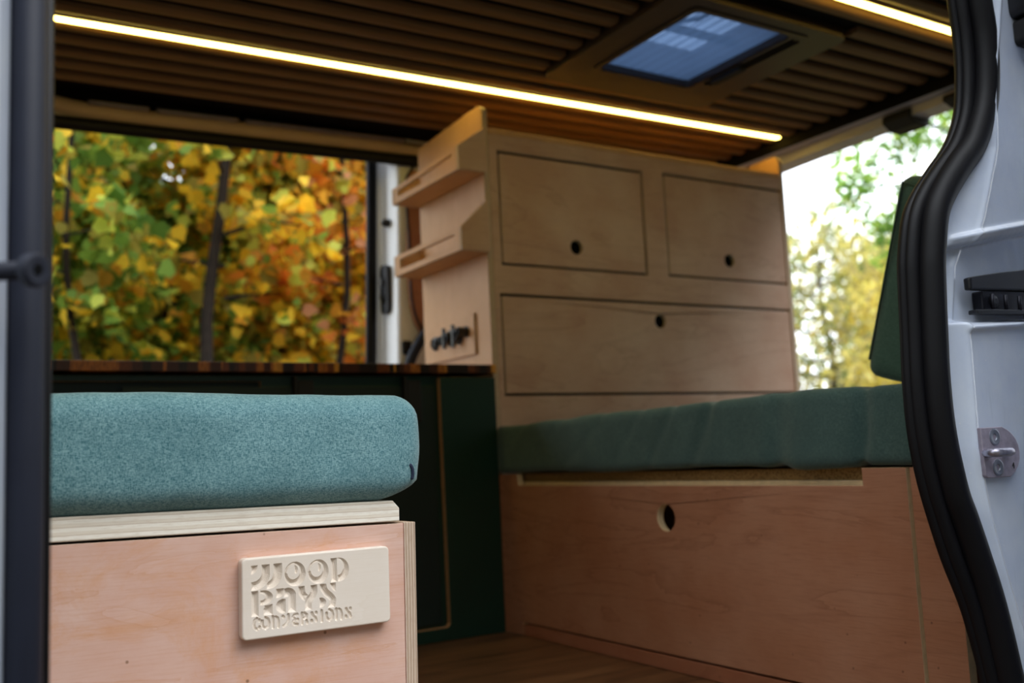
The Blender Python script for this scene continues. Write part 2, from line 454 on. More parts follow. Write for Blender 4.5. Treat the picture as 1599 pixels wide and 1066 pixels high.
# rear header and hinges
b=MB()
hp=[]
for k in range(25):
    y=.8+(2.98-.8)*k/24
    zb=.955-.0+.032*(1-((y-1.75)/1.1)**2 if abs(y-1.75)<1.1 else 0)
    hp.append((y,zb))
outer=[(y,z) for y,z in hp]+[(2.98,1.06),(.8,1.06)]
b.prism('x',outer,2.64,2.72)
b.box(2.606,2.66,.8,2.98,1.018,1.06)
struct(b,'wall_rear_header',M['header'],bevel=.008)
b=MB(); b.box(2.592,2.604,.85,2.72,CZ-.032,CZ+.04); struct(b,'trim_5',M['backing'])
def hinge(yc,zc,label,s=1.):
    t_=thing('tailgate_hinge',(2.66,yc,zc),label,'hinge')
    b=MB(); b.prism('y',[(2.63,zc+.02*s),(2.70,zc+.028*s),(2.735,zc+.0),(2.72,zc-.03*s),(2.66,zc-.028*s),(2.62,zc-.005)],yc-.055*s,yc+.045*s)
    build(b,'cover',M['matte_black'],t_,bevel=.006)
    b=MB(); b.tube([(2.66,yc+.05*s,zc+.01),(2.66,yc+.075*s,zc+.02)],.012,10); build(b,'pin',M['black'],t_,smooth=True)
hinge(1.87,.992,'larger black tailgate hinge cover hanging from the rear header, nearest the cabinet')
hinge(1.67,.995,'smaller black hinge cover on the rear header beside the curved door seal',.7)

# ------------------------------------------------------------------ roof vent
t_=thing('roof_vent',(1.80,1.88,CZ),'square dark framed roof vent with a bluish pleated screen, set in the slatted ceiling','roof vent')
sc_in=rrect(1.605,1.925,1.65,2.035,.018)
b=MB(); b.prism('z',rrect(SK[0]-.004,SK[1]+.004,SK[2]-.004,SK[3]+.004,.03),CZ-.012,CZ+.016,[sc_in]); build(b,'frame',M['vent'],t_,bevel=.006,seg=3)
b=MB(); b.prism('z',rrect(1.585,1.985,1.632,2.052,.022),CZ-.016,CZ-.010,[rrect(1.602,1.928,1.647,2.038,.018)]); build(b,'inner_rim',M['vent'],t_,bevel=.002)
b=MB(); b.box(1.945,1.952,1.66,1.99,CZ-.019,CZ-.0155); b.box(1.963,1.970,1.66,1.99,CZ-.019,CZ-.0155)
build(b,'guide_grooves',M['hole'],t_)
b=MB(); b.prism('z',rrect(1.935,1.960,1.84,1.96,.006),CZ-.030,CZ-.015); build(b,'screen_pull',M['matte_black'],t_,bevel=.003)
t=NT('pleated_fly_screen'); mp=t.coords(); sx=t.new('ShaderNodeSeparateXYZ'); t.l(mp,0,sx,0)
dv=t.new('ShaderNodeMath',operation='DIVIDE'); t.l(sx,0,dv,0); dv.inputs[1].default_value=.0150
fr=t.new('ShaderNodeMath',operation='FRACT'); t.l(dv,0,fr,0)
rr=t.ramp(fr,[(0,g(.03)),(.35,g(.32)),(.65,g(.26)),(1,g(.03))])
tr=t.new('ShaderNodeBsdfTransparent'); tr.inputs[0].default_value=(.62,.74,.95,1)
t.n.remove(t.b); t.b=t.new('ShaderNodeBsdfTranslucent'); t.b.inputs[0].default_value=(.14,.20,.30,1)
mx=t.new('ShaderNodeMixShader'); t.l(rr,0,mx,0); t.l(t.b,0,mx,1); t.l(tr,0,mx,2); t.l(mx,0,t.out,0); M['screen']=t.m
vs=[];fs=[];n=31
for i in range(n*2+1):
    x=1.60+.33*i/(2*n); z=CZ+.004+(.004 if i%2 else 0)
    vs+= [(x,1.645,z),(x,2.04,z)]
for i in range(n*2): fs.append((2*i,2*i+1,2*i+3,2*i+2))
b=MB(); b.add(vs,fs); build(b,'pleated_screen',M['screen'],t_)
b=MB(); b.prism('z',rect(1.56,2.03,1.64,2.12),CZ+.016,CZ+.14,[rect(1.575,2.015,1.655,2.105)]); build(b,'shaft',M['gray_clip'],t_)
t=NT('smoked_acrylic_dome'); trl=t.new('ShaderNodeBsdfTranslucent'); trl.inputs[0].default_value=(.42,.52,.66,1)
tp=t.new('ShaderNodeBsdfTransparent'); tp.inputs[0].default_value=(.12,.16,.22,1)
mx=t.new('ShaderNodeMixShader'); mx.inputs[0].default_value=.45; t.l(trl,0,mx,1); t.l(tp,0,mx,2); t.l(mx,0,t.out,0); t.n.remove(t.b); M['dome']=t.m
vs=[];fs=[];n=16
for i in range(n+1):
    for j in range(n+1):
        u=i/n*2-1;w=j/n*2-1
        vs.append((1.795+.245*u,1.88+.25*w,CZ+.14+.05*(1-abs(u)**4)*(1-abs(w)**4)))
for i in range(n):
    for j in range(n): a=i*(n+1)+j; fs.append((a,a+1,a+n+2,a+n+1))
b=MB(); b.add(vs,fs); build(b,'dome',M['dome'],t_,smooth=True)
b=MB(); b.tube([(1.66,1.70,CZ+.10),(1.66,1.86,CZ+.10),(1.70,1.90,CZ+.10),(1.78,1.90,CZ+.10),(1.82,1.86,CZ+.10),(1.82,1.70,CZ+.10)],.007,8)
b.box(1.575,2.015,1.93,1.945,CZ+.09,CZ+.11); build(b,'opening_arm',M['black'],t_)

# ------------------------------------------------------------------ kitchen counter (far side, ahead of the cabinet)
CY=2.285
t_=thing('kitchen_cabinet',(.55,2.5,FZ),'low dark green painted kitchen cabinet with raw wood edges under the worktop','cabinet')
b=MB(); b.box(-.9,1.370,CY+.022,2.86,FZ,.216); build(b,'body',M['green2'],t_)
# left frame: rails around a recessed drawer, raw edges showing
b=MB(); b.prism('y',[(-.9,.218),(1.208,.218),(1.208,FZ),(-.9,FZ)],CY+.006,CY+.022,
    [[(-.3,.204),(.733,.204),(.733,-.30),(-.3,-.30)]],mf=0,ms=1,mh=1)
build(b,'face_frame',[M['green'],M['green_edge']],t_,bevel=.001)
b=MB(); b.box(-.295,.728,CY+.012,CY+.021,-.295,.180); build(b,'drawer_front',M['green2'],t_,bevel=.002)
# the door right of it stands proud, with a raw inner edge and a bottom rail
b=MB(); b.prism('y',[(1.203,.2135),(1.371,.2135),(1.371,FZ+.001),(.40,FZ+.001),(.40,-.424),(1.200,-.424),(1.208,-.416)],CY-.012,CY+.005,mf=0,ms=1)
build(b,'right_panel',[M['green'],M['green_edge']],t_,bevel=.0008)
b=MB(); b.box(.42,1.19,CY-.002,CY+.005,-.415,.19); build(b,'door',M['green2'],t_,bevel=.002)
for xc in (.838,1.128):
    b=MB(); b.box(xc-.02,xc+.02,CY-.012,CY+.006,.10,.205); b.box(xc-.030,xc-.022,CY-.016,CY+.004,.12,.215)
    build(b,'hinge',M['matte_black'],t_,bevel=.002)
b=MB(); b.box(-.95,1.372,CY-.022,2.88,.224,.247)
tag(build(b,'worktop',M['block'],bevel=.0015),'thin worktop of mixed dark and amber wood staves on the green kitchen cabinet','worktop')

# ------------------------------------------------------------------ drawer cabinet
XP=1.376
t_=thing('drawer_cabinet',(1.97,2.49,.088),'beech plywood cabinet with three drawer fronts and round finger holes, on the far side','cabinet')
CF=2.291
mats=[M['ply_cab'],M['edge_y']]
D=[(1.426,1.945,.534,.856),(2.036,2.564,.537,.861),(1.416,2.562,.168,.446)]
b=MB(); b.prism('y',[(XP+.019,-.04),(2.574,-.04),(2.574,.919),(XP+.019,.919)],CF,CF+.016,[rect(a-.004,c+.004,d-.004,e+.004) for a,c,d,e in D],mf=0,ms=1)
build(b,'face_frame',mats,t_,bevel=.0012)
def sidepoly(zb,yb=2.69):
    pts=[(CF-.001,zb),(yb,zb),(yb,.972)]
    pts+= [(CF+.055,.988)]
    for k in range(9):
        a=math.radians(90+90*k/8); pts.append((CF+.030-.001+.030*math.cos(a),.958+.030*math.sin(a)))
    return pts
b=MB(); b.prism('x',sidepoly(-.05),XP,XP+.018,mf=0,ms=1); sideL=build(b,'side_panel',[M['ply_side'],M['edge_x']],t_,bevel=.003)
b=MB(); b.prism('x',sidepoly(-.05),2.560,2.578,mf=0,ms=1); build(b,'side_panel',[M['ply_side'],M['edge_x']],t_,bevel=.003)
b=MB(); b.box(XP+.018,2.560,CF-.003,2.69,.905,.922); build(b,'top_panel',[M['ply_side']],t_,bevel=.004)
b=MB(); b.box(XP+.018,2.560,2.672,2.69,-.04,.905); b.box(1.40,2.56,CF+.016,2.67,.482,.498); b.box(1.982,1.998,CF+.016,2.67,.498,.905)
build(b,'carcass',M['ply_side'],t_)
H=[(1.684,.599),(2.298,.600),(1.987,.390)]
for (a,c,d,e),(hx,hz),nm in zip(D,H,('flap_door','flap_door','drawer_front')):
    b=MB(); b.prism('y',rect(a+.0035,c-.0035,d+.0035,e-.0035),CF+.002,CF+.016,[circ(hx,hz,.0215,28)],mf=0,ms=1)
    p=build(b,nm,mats,t_,bevel=.0022)
    b=MB(); b.box(a-.006,c+.006,CF+.0175,CF+.022,d-.006,e+.006)
    o=sub('cavity_shade',b.mesh(),M['hole'],p)  # black sheet stands in for the shade in the gaps and finger hole
# shelves on its side
def tray(z0,lip_far,lip_near,rise_near,rise_far,label):
    s_=thing('side_shelf',(1.34,2.49,z0),label,'shelf','shelves on the cabinet side')
    xo=1.298; xi=XP; y0=2.283; y1=2.69
    b=MB(); b.box(xo,xi,y0,y1,z0-.012,z0); build(b,'shelf_board',M['ply_side'],s_,bevel=.0015)
    zt=lambda y: lip_near+(lip_far-lip_near)*(y-y0)/(y1-y0)
    b=MB(); b.prism('x',[(y0,z0-.012),(y1,z0-.012),(y1,zt(y1)),(y0,zt(y0))],xo-.012,xo,
        [[(y0+.03,z0+.006),(y1-.03,z0+.006),(y1-.03,zt(y1)-.014),(y0+.03,zt(y0)-.014)]],mf=0,ms=1)
    build(b,'slotted_lip',[M['ply_side'],M['edge_x']],s_,bevel=.0015)
    b=MB(); b.prism('y',[(xo-.012,z0-.012),(xi,z0-.012),(xi,rise_near),(xo-.012,zt(y0))],y0-.010,y0,mf=0,ms=1)
    build(b,'end_board',[M['ply_cab'],M['edge_y']],s_,bevel=.0015)
    b=MB(); b.prism('y',[(xo-.012,z0-.012),(xi,z0-.012),(xi,rise_far),(xo-.012,zt(y1))],y1,y1+.010,mf=0,ms=1)
    build(b,'end_board',[M['ply_cab'],M['edge_y']],s_,bevel=.0015)
tray(.797,.835,.852,.915,.88,'upper of the two slotted plywood shelves on the left side of the drawer cabinet')
tray(.572,.622,.624,.71,.67,'lower slotted plywood shelf on the cabinet side, above the black sockets')
# socket panel
t_=thing('socket_panel',(XP-.004,2.51,.345),'plywood panel with a row of black sockets above the worktop end','socket panel')
b=MB(); b.prism('x',[(2.368,.288),(2.652,.288),(2.657,.385),(2.368,.405)],XP-.008,XP-.0005,mf=0,ms=1); build(b,'plate',[M['ply_side'],M['edge_x']],t_,bevel=.001)
for k,(yy,zz,r,l) in enumerate([(2.600,.344,.021,.010),(2.547,.346,.018,.018),(2.508,.349,.024,.022),(2.455,.350,.026,.020),(2.412,.356,.016,.030)]):
    b=MB(); b.lathe((XP-.008,yy,zz),(-1,0,0),[(0,r),(.004,r),(.006,r*.8),(l,r*.78),(l+.002,r*.6),(l-.003,r*.5)],24)
    if k in (2,3): b.box(XP-.008-l-.004,XP-.008-l+.004,yy-.004,yy+.004,zz-r*1.3,zz+r*1.2)
    build(b,'socket',M['socket'],t_,smooth=False)

# ------------------------------------------------------------------ bed box and mattress
t_=thing('bed_box',(1.385,1.6,FZ),'reddish plywood bed box front with finger hole and notched top, running across the van','bed box')
mats=[M['ply_bed'],M['edge_x']]
b=MB(); b.prism('x',[(2.284,FZ+.001),(2.1925,FZ+.001),(2.1925,-.4235),(1.0185,-.4235),(1.0185,-.047),(1.104,-.047),(1.104,-.076),(2.186,-.076),(2.192,-.047),(2.284,-.047)],
    XP,XP+.018,[circ(1.611,-.143,.0285,36)],mf=0,ms=1,mh=2)
fp=build(b,'front_panel',[M['ply_bed'],M['yellow_edge'],M['yellow_edge']],t_,bevel=.001)
b=MB(); b.prism('x',rect(.942,1.0135,FZ+.001,-.047),XP+.003,XP+.021,mf=0,ms=1); build(b,'end_panel',[M['ply_bed'],M['yellow_edge']],t_,bevel=.001)
b=MB(); b.prism('x',rect(.944,2.1924,FZ+.001,-.4285),XP,XP+.018,mf=0,ms=0); build(b,'kick_board',[M['ply_bedfloor'],M['yellow_edge']],t_,bevel=.001)
b=MB(); b.box(XP+.026,2.56,.95,2.284,-.0675,-.047); build(b,'chipboard_base',M['chip'],t_)
b=MB(); b.box(XP+.0185,XP+.040,1.08,2.21,-.095,-.068); build(b,'support_strip',M['yellow_edge'],t_,bevel=.001)
b=MB(); b.box(XP+.10,XP+.11,1.3,2.0,-.40,-.08); b.box(XP+.05,2.6,.95,.965,FZ+.001,-.08); b.box(2.54,2.56,.95,2.284,FZ+.001,-.0735); b.box(XP+.02,2.56,2.274,2.284,FZ+.001,-.0735); b.box(XP+.05,2.6,.935,.95,FZ+.001,-.0735)
build(b,'inner_carcass',M['ply_bedfloor'],t_)

def soft_box(x0,x1,y0,y1,z0,z1,r,res,fn=None):
    c=Vector(((x0+x1)/2,(y0+y1)/2,(z0+z1)/2)); h=Vector(((x1-x0)/2,(y1-y0)/2,(z1-z0)/2))
    n=[max(4,int(round(2*h[i]/res))) for i in range(3)]
    def par(k,m,hh):   # denser towards the rounded ends
        return -hh+2*hh*k/m
    vs={};vl=[];fs=[]
    def vid(p):
        key=tuple(round(q*1e5) for q in p)
        if key not in vs: vs[key]=len(vl); vl.append(Vector(p))
        return vs[key]
    for ax in range(3):
        u,v=(ax+1)%3,(ax+2)%3
        for s in (-1,1):
            for i in range(n[u]):
                for j in range(n[v]):
                    q=[]
                    for di,dj in ((0,0),(1,0),(1,1),(0,1)):
                        p=[0,0,0]; p[ax]=s*h[ax]; p[u]=par(i+di,n[u],h[u]); p[v]=par(j+dj,n[v],h[v]); q.append(vid(p))
                    fs.append(tuple(q if s>0 else q[::-1]))
    inner=Vector([max(hh-r,0) for hh in h])
    out=[]
    for p in vl:
        cl=Vector([max(-inner[i],min(inner[i],p[i])) for i in range(3)])
        d=p-cl
        if d.length>1e-9: p=cl+d.normalized()*r if d.length>r*.999 else cl+d
        w=c+p
        nrm=(p-cl).normalized() if (p-cl).length>1e-9 else Vector((0,0,1))
        if fn: w=fn(w,nrm)
        out.append(w)
    me=bpy.data.meshes.new('soft'); me.from_pydata([tuple(q) for q in out],[],fs); me.update(); return me

def wr_m(w,nrm):
    # mattress cover: drawn folds near the door side, soft waviness elsewhere
    y=w.y; z=w.z
    k=max(0,min(1,(1.75-y)/.5))
    fold=math.sin((y*1.0+ (z)*.62)*40+5*noise.noise(Vector((y*3,z*4,0))))
    amp=.0022+.009*k
    d=-amp*(max(0,fold)**5)*(.55+.9*noise.noise(Vector((y*5,z*8,3.1)))) + .006*noise.noise(Vector((w.x*4,y*5,z*5)))
    w=w+nrm*d
    top=max(0,(z-.0)/.09)
    w.z+= top*(.013*max(0,min(1,(2.28-y)/1.0))+.004*noise.noise(Vector((y*9,w.x*3,0))))
    if z<-.03: w.z+=.003*noise.noise(Vector((y*14,0,1.7)))
    return w
me=soft_box(1.368,2.55,.90,2.280,-.044,.081,.015,.0095,wr_m)
m_=link('mattress',me,M['sheet'],None,smooth=True)
tag(m_,'wide dark green fabric covered mattress lying on the bed box','mattress')
# leaning cushion
t_=thing('back_cushion',(1.8,1.08,.10),'tall dark green cushion leaning upright on the mattress at the right, by the open rear','cushion')
def lean(w,nrm):
    w=w+nrm*(.004*noise.noise(w*7)+.003*math.sin(w.z*40+w.x*9+w.y*30)*noise.noise(w*4))
    return w
me=soft_box(-.30,.30,-.066,.066,0,.365,.022,.014,lean)
o=link('cover',me,M['sheet2'],None,smooth=True); o.parent=t_
t_.location=(1.80,1.118,.098); t_.rotation_euler=(math.radians(17.5),0,0)
b=MB(); b.tube([(-.301,-.055,.03),(-.303,-.055,.33),(-.303,.05,.352),(-.301,.058,.03)],.0022,8)
o=link('piping',b.mesh(),M['sheet2'],None,smooth=True); o.parent=t_

# ------------------------------------------------------------------ bench box in the foreground
BY=1.15; bx1=.5655
tilt=math.radians(1.0)
t_=thing('bench_box',(.2,1.35,FZ),'pink plywood bench box with a pale lid board, in the left foreground','bench')
b=MB(); b.prism('y',[(-.35,FZ+.012),(.549,FZ+.002),(.549,-.0745),(-.35,-.0745)],BY,BY+.015,mf=0,ms=1); build(b,'front_panel',[M['ply_box'],M['edge_y']],t_,bevel=.0008)
b=MB(); b.prism('x',rect(BY-.001,BY+.48,FZ+.002,-.0735),.5495,bx1,mf=0,ms=1); build(b,'side_panel',[M['ply_box'],M['edge_x']],t_,bevel=.001)
b=MB(); b.prism('x',rect(BY+.016,BY+.48,FZ+.01,-.076),-.35,-.335,mf=0,ms=1); b.box(-.335,.549,BY+.465,BY+.48,FZ+.01,-.076); build(b,'back_panel',[M['ply_box'],M['edge_x']],t_)
b=MB(); b.prism('y',[(-.36,-.0715),(.5445,-.0715),(.5445,-.055),(.5355,-.0455),(-.36,-.0455)],BY+.001,BY+.47,mf=0,ms=0)
build(b,'lid_board',M['slab_edge'],t_,bevel=.0012)
t_.rotation_euler=(0,tilt,0)
_piv=Vector((.35,1.35,-.06))
def rot_about(o):   # tip the object by `tilt` about an axis through _piv along Y
    Rm=Matrix.Rotation(tilt,4,'Y'); o.matrix_world=Matrix.Translation(_piv)@Rm@Matrix.Translation(-_piv)@Matrix.Translation(o.location)
for o in (t_,): o.rotation_euler=(0,0,0); rot_about(o)

def wr_c(w,nrm):
    d=.004*noise.noise(Vector((w.x*5,w.y*5,w.z*7)))+.0012*noise.noise(Vector((w.x*22,w.y*9,w.z*26)))
    # belly on the front and end faces
    zz=(w.z-.02)/.066; d+= .004*(1-zz*zz)*(abs(nrm.x)+abs(nrm.y))
    # gathered pleat low at the corner
    e=math.exp(-(((w.x-.560)/.018)**2+((w.z+.012)/.020)**2)); d-= .003*e
    w=w+nrm*d
    if w.z<-.02 and w.x>.45: w.x-= .032*((w.x-.45)/.11)*min(1,(-.02-w.z)/.025)**1.5
    return w
me=soft_box(-.36,.572,BY-.012,BY+.46,-.0455,.0885,.030,.0085,wr_c)
o=link('bench_cushion',me,M['teal'],None,smooth=True); tag(o,'thick teal melange fabric cushion on the bench box lid','cushion')
rot_about(o)
# fold at its lower corner, its shade put in as a dark tube
b=MB(); b.tube(smooth_path([(.5525,BY-.014,.000),(.5565,BY-.0135,-.006),(.5575,BY-.0125,-.014),(.556,BY-.012,-.020)],4),[.0008]+[.0022]*11+[.0006],8)
o2=sub('corner_fold_shade',b.mesh(),plain('cushion_fold_shade',lin((40,50,74)),.9),o,smooth=True)

# ------------------------------------------------------------------ carved name plate
PW,PH,PT=.184,.0915,.013
def seg_sdf(px,py,pts):
    d=np.full(px.shape,1e9)
    for (ax,ay),(bx,by) in zip(pts[:-1],pts[1:]):
        vx,vy=bx-ax,by-ay; L=vx*vx+vy*vy+1e-12
        tt=np.clip(((px-ax)*vx+(py-ay)*vy)/L,0,1)
        d=np.minimum(d,np.hypot(px-ax-tt*vx,py-ay-tt*vy))
    return d
def carve(px,py):
    # px,py in mm, y down from the top left corner of the plate; returns list of masks carved separately
    ms=[]; px=11+(px-11)*1.065
    T,H_=8.5,28.
    def box_(a,b_,c,d_): return (px>a)&(px<b_)&(py>c)&(py<d_)
    def disc(cx,cy,r,ry=None): return ((px-cx)/r)**2+((py-cy)/(ry or r))**2<1
    # W: a quarter dot and two nested quarter bows
    ms.append(disc(11,T,8.,9.5)&(px>11)&(py>T))
    def bow(cx,rx,ry,cy): return (px>cx-60)&(py>T)&np.where(py<cy,px<cx+rx,(np.abs(px-cx)/rx)**2.5+(np.abs(py-cy)/ry)**2.5<1)
    cyw=T+7
    o1=bow(11,23.2,21,cyw)
    ms.append(o1&~bow(11,13.2,11.5,cyw)&(px>11))
    ms.append(bow(29,20.8,21,cyw)&~bow(29,10.2,13,cyw)&~bow(11,24.0,21.8,cyw)&(px>30))
    # O O
    for cx in (66.3,96.8):
        cy=T+14
        o=disc(cx,cy,13.6,14)&~disc(cx-2.0,cy-2.2,8.2,8.4)
        o&=~((px<cx-.3)&(py<cy-1.5)&(((px-cx)/13.6)**2+((py-cy)/14)**2<.74)); ms.append(o)
        ms.append(disc(cx+1.2,cy-5.5,2.2,5)&(px>cx-.3))
    # D
    x0=113.5; ms.append(box_(x0,x0+8.2,T,T+H_))
    ms.append(disc(x0+10.5,T+14,14,14)&~disc(x0+10.0,T+11,7.2,9.5)&(px>x0+9.4))
    # second row
    T2=37.6; x0=11
    ms.append(box_(x0,x0+8.6,T2,T2+H_))
    ms.append(disc(x0+14,T2+8.,12.5,8.2)&~disc(x0+12,T2+7.2,5.4,4.)&(px>x0+11)&(py>T2))
    ms.append(box_(x0+16,x0+26,T2+17,T2+H_)|(disc(x0+26,T2+24,12,7.5)&(px<x0+26)&(px>x0+15)&(py<T2+H_)))
    x0=42
    ms.append(disc(x0+2,T2+1,8.5,9)&(px>x0)&(py>T2))
    ms.append((box_(x0+15,x0+25,T2+8,T2+H_))|(disc(x0+15,T2+9,10,9)&(px>x0+10)&(py<T2+10)))
    ms.append(disc(x0+8.5,T2+20,9,8)&(px<x0+11.5))
    x0=70
    band=(py>T2)&(py<T2+H_)
    ry_=seg_sdf(px,py,[(x0+20.6,T2-4),(x0+20.6,T2+8),(x0+18.4,T2+12.5),(x0+14.2,T2+16.5),(x0+13,T2+20),(x0+13,T2+34)])
    ms.append((ry_<4.2)&band)
    ms.append((seg_sdf(px,py,[(x0+4.4,T2-4),(x0+4.6,T2+7),(x0+7.2,T2+11.2),(x0+9.,T2+12.6)])<4.0)&band&(ry_>5.2))
    x0=98
    rs_=seg_sdf(px,py,[(x0+4.6,T2-4),(x0+5.2,T2+5),(x0+8.6,T2+10.5),(x0+14.5,T2+15),(x0+17.6,T2+19.),(x0+17.2,T2+23.6),(x0+13.5,T2+32)])
    ms.append((rs_<4.1)&band)
    ms.append(disc(x0+22,T2,7.5,9.5)&(px<x0+21.8)&(py>T2)&(rs_>5.3))
    ms.append(disc(x0+.3,T2+21,8.,5.8)&(px>x0)&(py>T2+15.5)&(rs_>5.3))
    # third row, small strokes
    T3=68.2; h=12.2; L={
     'C':[[(4.6,0),(2,2),(.9,6),(2,10),(4.6,12)],[(7.6,1.6),(7.8,2.8)],[(7.8,9.4),(7.4,10.6)]],
     'O':[[(5,0),(8,2),(9,6),(8,10),(5,12),(2,10.2),(.9,6.8),(1.2,3.4)]],
     'N':[[(1.2,0),(1.2,12)],[(4.8,.6),(6.8,2),(7.6,5),(7.6,12)]],
     'V':[[(1,1),(1.8,2)],[(7.4,0),(7.4,6),(5.5,10),(1.4,12)]],
     'E':[[(6.6,.6),(3,1),(1.4,3),(3.4,5.6)],[(3.4,6.6),(1.2,9),(3,11.5),(6.6,11.8)],[(7,6.2),(7.2,6.6)]],
     'R':[[(1.2,0),(1.2,12)],[(4,.3),(7,2.4),(6,5.4),(4,6)],[(6.6,9),(7.2,12)]],
     'S':[[(1.6,1),(3,4),(6.4,7.6),(7,10.6)],[(7,1),(7.1,2.2)],[(1.2,9.6),(1.6,11)]],
     'I':[[(1.4,0),(1.4,12)]],}
    x=12.6
    adv={'C':9.6,'O':12.,'N':12.0,'V':11.4,'E':11.,'R':11.3,'S':12.2,'I':6.2}
    sc_=1.0
    small=[]
    for ch in 'CONVERSIONS':
        for st in L[ch]:
            small.append(seg_sdf(px,py,[(x+a*1.06,T3+b_*h/12) for a,b_ in st])<1.75)
        x+=adv[ch]*1.085
    return ms,small
NX,NZ=461,229
gx=np.linspace(0,PW*1000,NX); gy=np.linspace(0,PH*1000,NZ)
px,py=np.meshgrid(gx,gy)
big,small=carve(px,py)
dep=np.zeros_like(px); cell=gx[1]-gx[0]
def dist_in(mask):
    d=np.zeros(mask.shape); cur=mask.copy(); k=0
    while cur.any() and k<16:
        d+=cur; e=cur.copy()
        e[1:]&=cur[:-1]; e[:-1]&=cur[1:]; e[:,1:]&=cur[:,:-1]; e[:,:-1]&=cur[:,1:]
        if k%2:
            e[1:,1:]&=cur[:-1,:-1]; e[:-1,:-1]&=cur[1:,1:]; e[1:,:-1]&=cur[:-1,1:]; e[:-1,1:]&=cur[1:,:-1]
        cur=e; k+=1
    return d*cell
for m0 in big:
    d=dist_in(m0); stepd=np.floor((d+.3)/1.15)*.95+d*.12
    dep=np.maximum(dep,np.where(m0,1.1+np.minimum(stepd,3.9),0))
for m0 in small:
    dep=np.maximum(dep,np.where(m0,1.2+np.minimum(dist_in(m0)*1.0,1.4),0))
# rounded corners and pillowed rim
rr_=6.0
qx=np.abs(px-PW*500)-(PW*500-rr_); qy=np.abs(py-PH*500)-(PH*500-rr_)
sd=np.hypot(np.maximum(qx,0),np.maximum(qy,0))+np.minimum(np.maximum(qx,qy),0)-rr_
edge=np.clip((sd+2.2)/2.2,0,1); rim=2.0*(1-np.sqrt(np.clip(1-edge**2,0,1)))
t_=None
vx=px.copy(); vy=py.copy()
# pull vertices outside the rounded outline onto it
cxm=np.clip(px,rr_,PW*1000-rr_); cym=np.clip(py,rr_,PH*1000-rr_)
dx=px-cxm; dy=py-cym; L_=np.hypot(dx,dy); s_=np.where(L_>rr_,rr_/np.maximum(L_,1e-6),1)
vx=cxm+dx*s_; vy=cym+dy*s_
VX=vx/1000-PW/2; VZ=PH/2-vy/1000; VY=(dep+rim)/1000
verts=np.stack([VX,VY,VZ],-1).reshape(-1,3)
idx=np.arange(NX*NZ).reshape(NZ,NX)
faces=np.stack([idx[:-1,:-1],idx[1:,:-1],idx[1:,1:],idx[:-1,1:]],-1).reshape(-1,4)
bd=list(idx[0,:])+list(idx[1:,-1])+list(idx[-1,-2::-1])+list(idx[-2:0:-1,0])
nb=len(verts); back=verts[bd].copy(); back[:,1]=PT
verts=np.vstack([verts,back])
fl=[tuple(int(q) for q in f) for f in faces]
nbd=len(bd)
for i in range(nbd):
    j=(i+1)%nbd; fl.append((int(bd[i]),int(bd[j]),nb+j,nb+i))
fl.append(tuple(nb+i for i in range(nbd)))
me=bpy.data.meshes.new('plaque'); me.from_pydata([tuple(map(float,v)) for v in verts],[],fl); me.update()
o=link('name_plaque',me,M['plaque'],None,smooth=False)
o.location=(.4295,BY-PT-.0005,-.1485); o.rotation_euler=(0,math.radians(.3),0)
tag(o,'pale rounded wooden plaque carved with WOOD RAYS CONVERSIONS on the bench box front','plaque')

# ------------------------------------------------------------------ near side door opening
SL=[(1.262,-.458),(1.260,-.40),(1.250,-.328),(1.223,-.237),(1.190,-.168),(1.171,-.117),(1.153,-.057),(1.143,.002),(1.142,.069),(1.147,.138),(1.151,.199),(1.156,.243),(1.172,.298),(1.199,.336),(1.241,.376),(1.284,.416),(1.315,.464),(1.330,.525),(1.335,.585),(1.332,.645),(1.325,.75),(1.30,.88),(1.24,.975),(1.12,1.0),(.6,1.01),(.0,1.01)]
SR=[(1.318,-.458),(1.308,-.40),(1.295,-.337),(1.273,-.227),(1.250,-.148),(1.233,-.105),(1.219,-.078),(1.203,0.),(1.200,.069),(1.205,.140),(1.214,.22),(1.220,.25),(1.235,.305),(1.258,.340),(1.297,.380),(1.345,.424),(1.383,.490),(1.397,.540),(1.402,.598),(1.396,.658),(1.389,.76),(1.36,.92),(1.27,1.04),(1.12,1.07),(.6,1.075),(.0,1.075)]
sp=[(Vector(a)*.74+Vector(b_)*.26) for a,b_ in zip(SL,SR)]
sq=[(Vector(a)*.33+Vector(b_)*.67) for a,b_ in zip(SL,SR)]
t_=thing('door_seal',(1.27,.82,FZ),'thick double black rubber seal curving down the right door opening in the foreground','seal')
def wpath(pts,y,k=5): return smooth_path([(p[0],y,p[1]) for p in pts],k)
b=MB(); b.tube(wpath(sp,.829),.0115,16,up=(0,1,0)); b.tube(wpath([p*1. for p in [(Vector(a)*.90+Vector(c_)*.10) for a,c_ in zip(SL,SR)]],.835),.007,10,up=(0,1,0))
build(b,'inner_lip',M['rubber'],t_,smooth=True)
b=MB(); b.tube(wpath(sq,.817),.0205,20,up=(0,1,0)); build(b,'outer_bulb',M['rubber'],t_,smooth=True)

